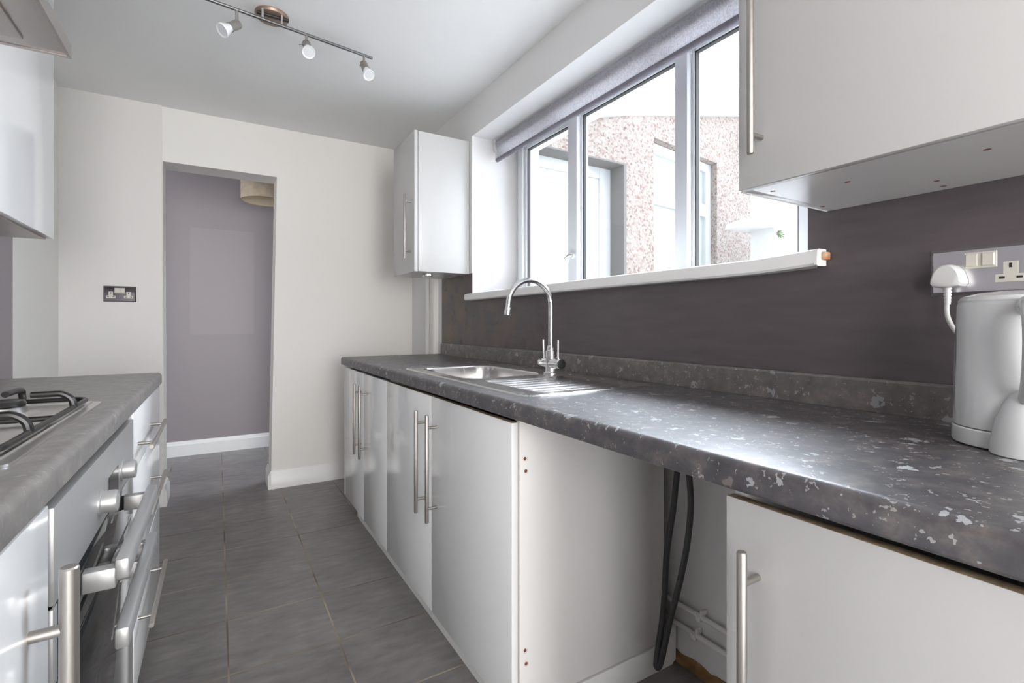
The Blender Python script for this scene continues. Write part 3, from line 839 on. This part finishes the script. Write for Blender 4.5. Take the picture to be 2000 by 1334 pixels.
# ------------------------------------------------------------------ sockets
def pins(o_):  pass
def double_socket(label, org, u, n, width, height, style):
    """org: plate centre on the wall; u: unit vector along the wall (viewer's left to right); n: outward normal"""
    U = Vector(u); Nn = Vector(n); Z = Vector((0, 0, 1)); O = Vector(org)
    s_ = thing('wall_socket', label, 'socket', org, 'double wall sockets')
    def slab(cx, cz, w_, h_, d0, d1, mat, name, parent, inset=0.0, **kw):
        m = MB(); t = bmesh.new()
        a = [(-w_/2, -h_/2), (w_/2, -h_/2), (w_/2, h_/2), (-w_/2, h_/2)]
        A = [t.verts.new(O+U*(cx+p)+Z*(cz+q)+Nn*d0) for p, q in a]
        B = [t.verts.new(O+U*(cx+p*(1-2*inset/w_))+Z*(cz+q*(1-2*inset/h_))+Nn*d1) for p, q in a]
        t.faces.new(A); t.faces.new(B)
        for i in range(4): t.faces.new((A[i], A[(i+1) % 4], B[(i+1) % 4], B[i]))
        bmesh.ops.recalc_face_normals(t, faces=list(t.faces))
        m._take(t, None)
        return m.build(name, mat, parent, **kw)
    pl = slab(0, 0, width, height, .0003, .007, M['chrome_plate'] if style else M['dark_reflection_plate'], 'face_plate', s_, inset=.006)
    # switch rocker block
    sb = slab(0, height*.21, .046, .030, .0068, .0085, M['sockplastic'], 'switch_surround', s_, inset=.001)
    for cx in (-.0115, .0115):
        slab(cx, height*.21, .017, .023, .0085, .0115, M['sockplastic'], 'switch', sb, inset=.001)
    for cx in (-width*.27, width*.27):
        m = MB(); t = bmesh.new()
        poly = [(-.020, -.022), (.020, -.022), (.020, -.008), (.0095, -.008), (.0095, .014), (-.0095, .014), (-.0095, -.008), (-.020, -.008)]
        A = [t.verts.new(O+U*(cx+p)+Z*(q-.002)+Nn*.0066) for p, q in poly]; B = [t.verts.new(O+U*(cx+p)+Z*(q-.002)+Nn*.0078) for p, q in poly]
        t.faces.new(A); t.faces.new(B)
        for i in range(8): t.faces.new((A[i], A[(i+1) % 8], B[(i+1) % 8], B[i]))
        bmesh.ops.recalc_face_normals(t, faces=list(t.faces)); m._take(t, None)
        so = m.build('outlet', M['sockplastic'], s_)
        for px, pz, w_, h_ in ((0, .005, .004, .008), (-.0115, -.016, .008, .0035), (.0115, -.016, .008, .0035)):
            slab(cx+px, pz, w_, h_, .0078, .0081, M['blackplastic'], 'pin_hole', so)
    return s_
double_socket('polished double wall socket on the grey cream wall left of the doorway', (-.458, YF-.0142, 1.197), (1, 0, 0), (0, -1, 0), .142, .086, 0)
double_socket('polished double wall socket on the charcoal wall behind the kettle', (XR-.0002, .332, 1.130), (0, -1, 0), (-1, 0, 0), .150, .089, 1)

# plug and flex of the kettle
pg = thing('plug', 'white three-pin plug with its flex running behind the kettle', 'plug', (1.17, .369, 1.13))
m = MB(); t = bmesh.new()
out = [(-.026, -.012), (-.022, -.017), (-.010, -.019), (.010, -.019), (.022, -.017), (.026, -.012), (.0255, -.004), (.021, .010), (.014, .019), (.006, .0225), (-.006, .0225), (-.014, .019), (-.021, .010), (-.0255, -.004)]
lay = [(1.198, .98), (1.190, 1.0), (1.172, .99), (1.166, .93), (1.164, .82)]
rings = [[t.verts.new((x, .372-p*k*.93, 1.119+q*k*1.05)) for p, q in out] for x, k in lay]
for a, b_ in zip(rings, rings[1:]):
    for i in range(len(out)): t.faces.new((a[i], a[(i+1) % len(out)], b_[(i+1) % len(out)], b_[i]))
t.faces.new(rings[0]); t.faces.new(rings[-1])
bmesh.ops.recalc_face_normals(t, faces=list(t.faces)); m._take(t, None)
m.build('plug_body', M['whiteplastic'], pg)
g = MB()
for k in range(5): g.lathe([(0, 0), (.0068-.0004*k, 0), (.0068-.0004*k, .0042), (0, .0042)], (1.180, .373, 1.100-.006*k), (0, 0, -1), 16)
g.tube([(1.180, .373, 1.102), (1.180, .373, 1.068)], .0048, 12)
g.build('strain_relief', M['whiteplastic'], pg)
MB().tube(smooth_path([(1.180, .373, 1.078), (1.180, .374, 1.060), (1.179, .371, 1.040), (1.176, .360, 1.018), (1.172, .342, 1.000), (1.166, .325, .96), (1.164, .305, .90), (1.150, .29, .856)], 8), .0040, 12).build('flex', M['whiteplastic'], pg)

# ------------------------------------------------------------------ kettle
KX, KY, KZ = 1.043, .244, WT
kt = thing('kettle', 'white plastic jug kettle on the right worktop, cropped by the photo edge', 'kettle', (KX, KY, KZ))
MB().lathe([(0, .0006), (.072, .0006), (.0765, .003), (.0775, .006), (.0770, .026), (.0755, .0275), (0, .0275)], (KX, KY, KZ), (0, 0, 1), 64).build('power_base', M['kettleplastic'], kt)
MB().lathe([(.070, .0272), (.0748, .0295), (.0752, .034), (.0745, .10), (.0725, .17), (.0705, .215), (.0690, .219), (0, .219)], (KX, KY, KZ), (0, 0, 1), 64).build('body', M['kettleplastic'], kt)
MB().lathe([(.0692, .219), (.0694, .222), (.0655, .228), (.045, .234), (.02, .2365), (0, .237)], (KX, KY, KZ), (0, 0, 1), 64).build('lid', M['kettleplastic'], kt)
# water gauge on the window side
P = []
a0 = math.radians(116)
for i in range(13):
    f = i/12; z = .055+.125*f
    wdt = .0062*math.sin(PI*min(max(f, .02), .98))**.5
    rad = .0752+(.0708-.0752)*((z-.034)/.181)
    row = []
    for j in range(5):
        a = a0+(j-2)/2*wdt/rad
        row.append(Vector((KX+(rad+.0012)*math.cos(a), KY+(rad+.0012)*math.sin(a), KZ+z)))
    P.append(row)
MB().grid(P).build('water_gauge', M['gauge'], kt, label='blue grey water gauge strip')
# swelling at the foot of the handle, with the handle loop above it
hdl = MB()
hd_x, hd_y = -.940, -.342         # the handle points out over the worktop edge
def kh(r_, z): return (KX+hd_x*r_, KY+hd_y*r_, KZ+z)
hdl.tube(smooth_path([kh(.064, .207), kh(.088, .214), kh(.112, .204), kh(.124, .172), kh(.121, .135), kh(.108, .105), kh(.090, .082)], 8), [.0125]*49, 16)
hdl.build('handle', M['kettleplastic'], kt)
MB().lathe([(0, 0), (.008, .001), (.018, .009), (.027, .026), (.034, .048), (.0385, .074), (.040, .0935), (.039, .0945)], (KX+hd_x*.072, KY+hd_y*.072, KZ+.095), (.0, .0, -1), 40).build('switch_cover', M['kettleplastic'], kt)
MB().prism([(KX+.058, KY+.008), (KX+.054, KY+.034), (KX+.080, KY+.029)], 2, KZ+.185, KZ+.217, bev=.003).build('spout', M['kettleplastic'], kt)

# ------------------------------------------------------------------ gap between the cabinets: flex loop, pipes, bare plaster
fl = MB()
pts = [(1.17, .93, .792), (1.15, .955, .74), (1.13, .963, .62), (1.125, .975, .50), (1.12, .995, .36), (1.112, 1.000, .20), (1.095, 1.008, .07), (1.09, 1.005, .040),
       (1.098, .996, .058), (1.11, .975, .18), (1.115, .945, .30), (1.12, .922, .42), (1.125, .914, .53), (1.13, .925, .62), (1.15, .955, .70), (1.175, .97, .75), (1.185, .97, .792)]
fl.tube(smooth_path(pts, 10), .0085, 14)
tag(fl.build('power_cable', M['rubber']), 'thick black cable hanging in a long loop in the gap under the worktop', 'cable')
def pipe(label, z0, z1, clip, name='water_pipe'):
    p = thing(name, label, 'pipe', (1.19, .75, z0), 'white pipes along the wall in the gap')
    MB().tube([(1.188, 1.34, z0), (1.188, .60, z1), (1.188, .45, z1)], .0075, 14).build('pipe_run', M['trim'], p)
    z = z0+(z1-z0)*(1.34-clip)/.74
    c_ = MB(); c_.box(1.178, XR-.0005, clip-.009, clip+.009, z-.013, z+.004, .003); c_.box(1.182, XR-.0005, clip-.013, clip-.004, z+.004, z+.020, .003)
    c_.build('clip', M['trim'], p)
pipe('upper white painted pipe on the wall in the gap, behind the black cable', .192, .192, .935)
pipe('lower white painted pipe on the wall in the gap, near the floor', .128, .134, .952)
P = []
for i in range(30):
    y = .44+i*.0205; P.append((y, .038+.004*math.sin(i*1.3)+.002*math.sin(i*2.9)))
mb = MB().prism([(.44, 0)]+P+[(1.049, 0)], 0, XR-.004, XR-.0004)
tag(mb.build('bare_plaster', M['subfloor']), 'bare brown patch of broken plaster at the wall foot in the gap', 'plaster patch', kind='structure')

# ------------------------------------------------------------------ ceiling spotlight bar
tl = thing('spotlight_bar', 'brushed metal ceiling bar of tilting spotlights on a round tarnished plate', 'ceiling light', (.187, 2.14, CE))
A = Vector((-.345, 2.059, 2.215)); B = Vector((.590, 2.196, 2.215))
def on(x): return A+(B-A)*((x-A.x)/(B.x-A.x))
MB().tube([A, B], .0062, 14).build('rail', M['railmetal'], tl)
MB().lathe([(0, .016), (.05, .016), (.058, .012), (.062, .004), (.062, 0)], (.187, 2.185, CE-.0003), (0, 0, -1), 48).build('ceiling_plate', M['coppery'], tl, label='round tarnished ceiling plate')
for x in (.150, .218):
    p = on(x); MB().tube([(p.x, p.y, CE-.014), (p.x, p.y, 2.215)], .0042, 12).build('stem', M['chrome'], tl)
MB().box(.130, .246, 2.150, 2.168, CE-.024, CE-.0155, .003).build('mounting_strip', M['blackplastic'], tl)
def spot(x, aim, stem, bulbsize=.025, shade=False):
    p = on(x); aim = Vector(aim).normalized()
    k = MB().tube([p, (p.x, p.y, p.z-stem)], .0052, 12)
    c0 = Vector((p.x, p.y, p.z-stem))
    k.lathe([(0, 0), (.008, 0), (.011, .004), (.011, .010), (0, .010)], c0+Vector((0, 0, .002)), (0, 0, -1), 16)
    head0 = c0-aim*.010+Vector((0, 0, -.012))
    k.lathe([(0, 0), (.0155, .001), (.0165, .006), (.0165, .040), (.0175, .042), (.0175, .046), (0, .046)], head0, aim, 24)
    side = aim.cross(Vector((0, 0, 1))).normalized()
    k.tube([head0+aim*.02+side*.012, head0+aim*.032+side*.030], .0016, 8)
    hd_ = k.build('spot_head', M['steel'], tl)
    tip = head0+aim*.046
    MB().lathe([(.0150, 0), (.0180, .010), (bulbsize, .030), (bulbsize*1.02, .034), (bulbsize*.98, .037), (bulbsize*.86, .036), (bulbsize*.70, .034), (0, .0345)], tip, aim, 32, mat=M['bulb'])\
        .lathe([(bulbsize*.72, .0352), (bulbsize*.55, .0356), (0, .036)], tip, aim, 32, mat=M['bulbring']).build('bulb', M['bulb'], hd_, label='clear reflector bulb')
spot(.062, (-.62, -.30, -.62), .045)
spot(.312, (.02, -.62, -.72), .028)
spot(.553, (.16, -.50, -.80), .030)
spot(-.305, (-.3, -.5, -.7), .035)

# hall pendant shade
ps = thing('pendant_shade', 'patterned beige drum lampshade hanging in the hall beyond the doorway', 'lampshade', (.31, 4.12, 1.96))
sh = MB().lathe([(.168, 0), (.168, .22), (.166, .22), (.166, .002), (.168, 0)], (.312, 4.12, 1.955), (0, 0, 1), 48)
sh.build('shade', M['shade'], ps)
MB().lathe([(.1655, .003), (.1655, .219), (.01, .2195), (0, .2195)], (.312, 4.12, 1.955), (0, 0, 1), 48).build('lining', M['shadein'], ps)
MB().tube([(.312, 4.12, 2.17), (.312, 4.12, CE-.001)], .004, 10).build('flex', M['whiteplastic'], ps)

# ------------------------------------------------------------------ outdoors
struct('ground', MB().box(1.65, 14, -6, 16, -.35, -.15), M['concrete'], 'concrete yard outside the kitchen window', 'ground')
# extension wall: straight run with the doorway, then a slightly angled run with the window
BXW = 2.85
def wy(x): return 2.9+max(0.0, x-BXW)*.149
DZ = 2.315
e = MB()
def slope_top(x): return 2.563+(x-2.3)*.267
# run with doorway opening X 1.90..2.80
e.prism([(1.655, -.15), (1.90, -.15), (1.90, DZ), (2.80, DZ), (2.80, -.15), (BXW, -.15), (BXW, slope_top(BXW)+.2), (1.655, slope_top(1.655)+.2)], 1, 2.9, 3.11)
def seg(x0, x1, z0, z1a, z1b):
    t = bmesh.new()
    y0, y1 = wy(x0), wy(x1)
    V = [t.verts.new(v) for v in ((x0, y0, z0), (x1, y1, z0), (x1, y1, z1b), (x0, y0, z1a), (x0, y0+.3, z0), (x1, y1+.3, z0), (x1, y1+.3, z1b), (x0, y0+.3, z1a))]
    for f_ in ((0, 1, 2, 3), (5, 4, 7, 6), (4, 0, 3, 7), (1, 5, 6, 2), (3, 2, 6, 7), (4, 5, 1, 0)): t.faces.new([V[i] for i in f_])
    bmesh.ops.recalc_face_normals(t, faces=list(t.faces)); e._take(t, None)
WXa, WXb, WZt = 3.161, 4.20, 2.612
seg(BXW, WXa, -.15, slope_top(BXW)+.2, slope_top(WXa)+.2)
seg(WXa, WXb, -.15, 1.1, 1.1)
seg(WXa, WXb, WZt, slope_top(WXa)+.2, slope_top(WXb)+.2)
seg(WXb, 4.90, -.15, slope_top(WXb)+.2, slope_top(4.90)+.2)
ew = struct('exterior_wall', e, M['pebble'], 'pink pebbledashed extension wall outside the kitchen window', 'outside wall')
# cement reveal and lintel soffit
r_ = MB(); r_.box(2.775, 2.802, 2.898, 3.10, -.15, DZ, mat=None); r_.box(1.90, 2.802, 2.899, 3.10, DZ-.012, DZ)
r_.box(2.766, 2.78, 2.95, 3.09, 1.25, 1.27)
tag(r_.build('door_surround', M['stone']), 'grey cement reveal around the white outside door', 'door surround', kind='structure')
ed = thing('exterior_door', 'white outside door with a pale panel, seen through the left window light', 'door', (2.35, 3.06, -.15), kind='structure')
m = MB()
m.box(1.90, 2.02, 3.055, 3.108, -.15, DZ-.012, .004); m.box(2.660, 2.775, 3.055, 3.108, -.15, DZ-.012, .004); m.box(2.02, 2.66, 3.055, 3.108, 2.215, DZ-.012, .004)
m.build('door_frame', M['outwhite'], ed)
m = MB(); m.box(2.02, 2.15, 3.07, 3.10, -.1, 2.215, .003); m.box(2.53, 2.66, 3.07, 3.10, -.1, 2.215, .003); m.box(2.15, 2.53, 3.07, 3.10, 2.12, 2.215, .003); m.box(2.15, 2.53, 3.07, 3.10, -.1, .2, .003)
m.build('door_leaf', M['outwhite'], ed)
MB().box(2.15, 2.53, 3.078, 3.092, .2, 2.12).build('door_panel', M['obscure'], ed)
# window of the extension (built along the angled run)
ewn = thing('exterior_window', 'white top-hung window in the pink pebbledashed wall outside', 'window', (3.68, wy(3.68), 1.1), kind='structure')
def wbox(mb, x0, x1, z0, z1, d0, d1, mat=None):
    t = bmesh.new()
    V = [t.verts.new((x, wy(x)+d, z)) for x in (x0, x1) for d in (d0, d1) for z in (z0, z1)]
    for f_ in ((0, 1, 3, 2), (4, 6, 7, 5), (0, 4, 5, 1), (2, 3, 7, 6), (1, 5, 7, 3), (0, 2, 6, 4)): t.faces.new([V[i] for i in f_])
    bmesh.ops.recalc_face_normals(t, faces=list(t.faces)); mb._take(t, mat)
m = MB()
for x0, x1 in ((WXa, WXa+.075), (WXb-.095, WXb-.005), (3.90, 3.97)): wbox(m, x0, x1, 1.1, WZt-.005, .07, .13)
for z0, z1 in ((WZt-.085, WZt-.005), (2.085, 2.205), (1.1, 1.17)): wbox(m, WXa+.075, WXb-.095, z0, z1, .07, .13)
m.build('window_frame', M['outwhite'], ewn)
for x0, x1 in ((WXa+.075, 3.90), (3.97, WXb-.095)):
    for z0, z1 in ((1.17, 2.085), (2.205, WZt-.085)):
        g = MB(); wbox(g, x0, x1, z0, z1, .10, .108); g.build('pane', M['obscure'], ewn)
# verge board and gutter of the extension roof
v = MB(); t = bmesh.new()
def vp(x, dy, dz): return (x, wy(x)+dy, slope_top(x)+dz)
V = [t.verts.new(vp(x, dy, dz_)) for x in (1.9, 5.1) for dy in (-.10, .5) for dz_ in (.0, .26)]
for f_ in ((0, 1, 3, 2), (4, 6, 7, 5), (0, 4, 5, 1), (2, 3, 7, 6), (1, 5, 7, 3), (0, 2, 6, 4)): t.faces.new([V[i] for i in f_])
bmesh.ops.recalc_face_normals(t, faces=list(t.faces)); v._take(t, None)
vb = thing('roof_verge', 'white verge board along the sloping roof edge of the extension', 'roof edge', (3.4, wy(3.4)-.1, slope_top(3.4)), kind='structure')
v.build('verge_board', M['outwhite'], vb)
v = MB(); v.tube([vp(1.9, -.11, .24), vp(5.1, -.11, .24)], .022, 12); v.build('verge_cap', M['outwhite'], vb)
# outside lamp at the wall's corner
ol = thing('outside_lamp', 'white bulkhead lamp at the corner of the pebbledashed wall', 'lamp', (4.80, wy(4.80)-.06, 2.95))
MB().box(4.74, 4.90, wy(4.8)-.09, wy(4.8)-.012, 2.80, 3.08, .02).build('lamp_body', M['outwhite'], ol)
MB().box(4.755, 4.885, wy(4.8)-.105, wy(4.8)-.09, 2.83, 2.95, .006).build('lamp_lens', M['obscure'], ol)
# garden wall with coping
g = thing('garden_wall', 'white rendered garden wall with projecting coping, right of the pebbledashed wall', 'garden wall', (4.9, 2.6, -.15), kind='structure')
MB().box(4.19, 8.0, 2.52, 2.74, -.15, 1.886).build('wall_face', M['render'], g)
MB().prism([(2.44, 1.885), (2.82, 1.885), (2.80, 1.93), (2.63, 1.955), (2.46, 1.93)], 0, 3.92, 8.1, bev=.006).build('coping', M['render'], g)
wd = MB()
for k in range(9):
    a = k*.7; wd.tube(smooth_path([(4.24, 2.515, 1.83), (4.24+.03*math.cos(a), 2.50, 1.83+.02*math.sin(a)), (4.24+.06*math.cos(a), 2.485, 1.82+.035*math.sin(a))], 3), [.002, .002, .003, .005, .006, .004, .001], 6)
tag(wd.build('weed', M['leaf']), 'small green weed growing under the coping of the garden wall', 'plant')
# neighbouring houses far beyond
def house(label, x0, x1, y0, y1, ze, zr, chim):
    h_ = thing('neighbour_house', label, 'house', ((x0+x1)/2, (y0+y1)/2, -.2), 'houses beyond the yard', kind='thing')
    MB().box(x0, x1, y0, y1, -.2, ze).build('walls', M['render'], h_)
    ym = (y0+y1)/2
    MB().prism([(y0-.2, ze-.05), (y1+.2, ze-.05), (ym, zr)], 0, x0-.15, x1+.15).build('roof', M['rooftile'], h_)
    if chim:
        cx, cz = chim
        c_ = MB().box(cx-.22, cx+.22, ym-.2, ym+.2, zr-.7, cz).build('chimney', M['brick'], h_)
        for k in (-.1, .1): MB().lathe([(.07, 0), (.08, .02), (.06, .25), (.07, .3), (.05, .3)], (cx+k, ym, cz), (0, 0, 1), 14).build('chimney_pot', M['brick'], c_)
house('red roofed white house just showing over the roof edge, left', 9.2, 11.6, 11.0, 15.0, 7.3, 9.0, None)
house('white house with a brick chimney over the roof edge, right', 14.0, 22.0, 10.5, 13.5, 7.0, 8.7, (16.9, 9.6))

# ------------------------------------------------------------------ camera
cam = bpy.data.cameras.new('camera'); co_ = bpy.data.objects.new('camera', cam); C.objects.link(co_)
cam.sensor_width = 36; cam.sensor_fit = 'HORIZONTAL'
cam.lens = 960/2000*36
cam.shift_y = (634-667)/2000*-1*-1
cam.clip_start = .02
th = math.atan(575/960)
co_.location = (0, 0, CAMH); co_.rotation_euler = (PI/2, 0, -th)
SC.camera = co_

# ------------------------------------------------------------------ light
wd_ = bpy.data.worlds.new('world'); SC.world = wd_; wd_.use_nodes = True
bg = wd_.node_tree.nodes['Background']
wn = wd_.node_tree
bg.inputs['Color'].default_value = (.81, .89, 1.0, 1)
# bright overcast sky, with two bright lobes added to light the worktops
tcw = N(wn, 'ShaderNodeTexCoord'); dt = N(wn, 'ShaderNodeVectorMath', operation='DOT_PRODUCT')
dv = Vector((.52, .50, .69)).normalized(); dt.inputs[1].default_value = dv
wn.links.new(tcw.outputs['Generated'], dt.inputs[0])
glow = math_(wn, 'POWER', math_(wn, 'MAXIMUM', dt.outputs['Value'], 0.0), 7.0)
dt2 = N(wn, 'ShaderNodeVectorMath', operation='DOT_PRODUCT'); dt2.inputs[1].default_value = Vector((.93, -.22, .30)).normalized()
wn.links.new(tcw.outputs['Generated'], dt2.inputs[0])
glow2 = math_(wn, 'POWER', math_(wn, 'MAXIMUM', dt2.outputs['Value'], 0.0), 8.0)
both = math_(wn, 'ADD', math_(wn, 'MULTIPLY', glow, 37.0), math_(wn, 'MULTIPLY', glow2, 4.0))
wn.links.new(math_(wn, 'ADD', both, 2.4), bg.inputs['Strength'])

def area(name, loc, rot, sx, sy, power, col=(1, 1, 1)):
    l = bpy.data.lights.new(name, 'AREA'); l.shape = 'RECTANGLE'; l.size = sx; l.size_y = sy; l.energy = power; l.color = col
    o = bpy.data.objects.new(name, l); C.objects.link(o); o.location = loc; o.rotation_euler = rot
    return o
area('rear_fill_lamp', (.25, YB+.02, 1.08), (PI/2, 0, 0), 1.65, 2.0, 118, (1, .985, .96))  # added fill lamp in an invented opening behind the viewpoint
area('side_fill_lamp', (XL+.02, -1.7, 1.08), (0, -PI/2, 0), 2.0, 1.0, 42, (1, .985, .96))  # added fill lamp, brightens the right-hand doors and the gap
area('hall_fill_lamp', (-1.84, 4.1, 1.65), (0, -PI/2, 0), .7, .5, 4.5, (1, .98, .98))  # added fill lamp for the hall, at an invented opening out of view

SC.view_settings.view_transform = 'Standard'; SC.view_settings.look = 'None'
SC.view_settings.gamma = 1; SC.view_settings.use_curve_mapping = False
SC.view_settings.exposure = 0.45
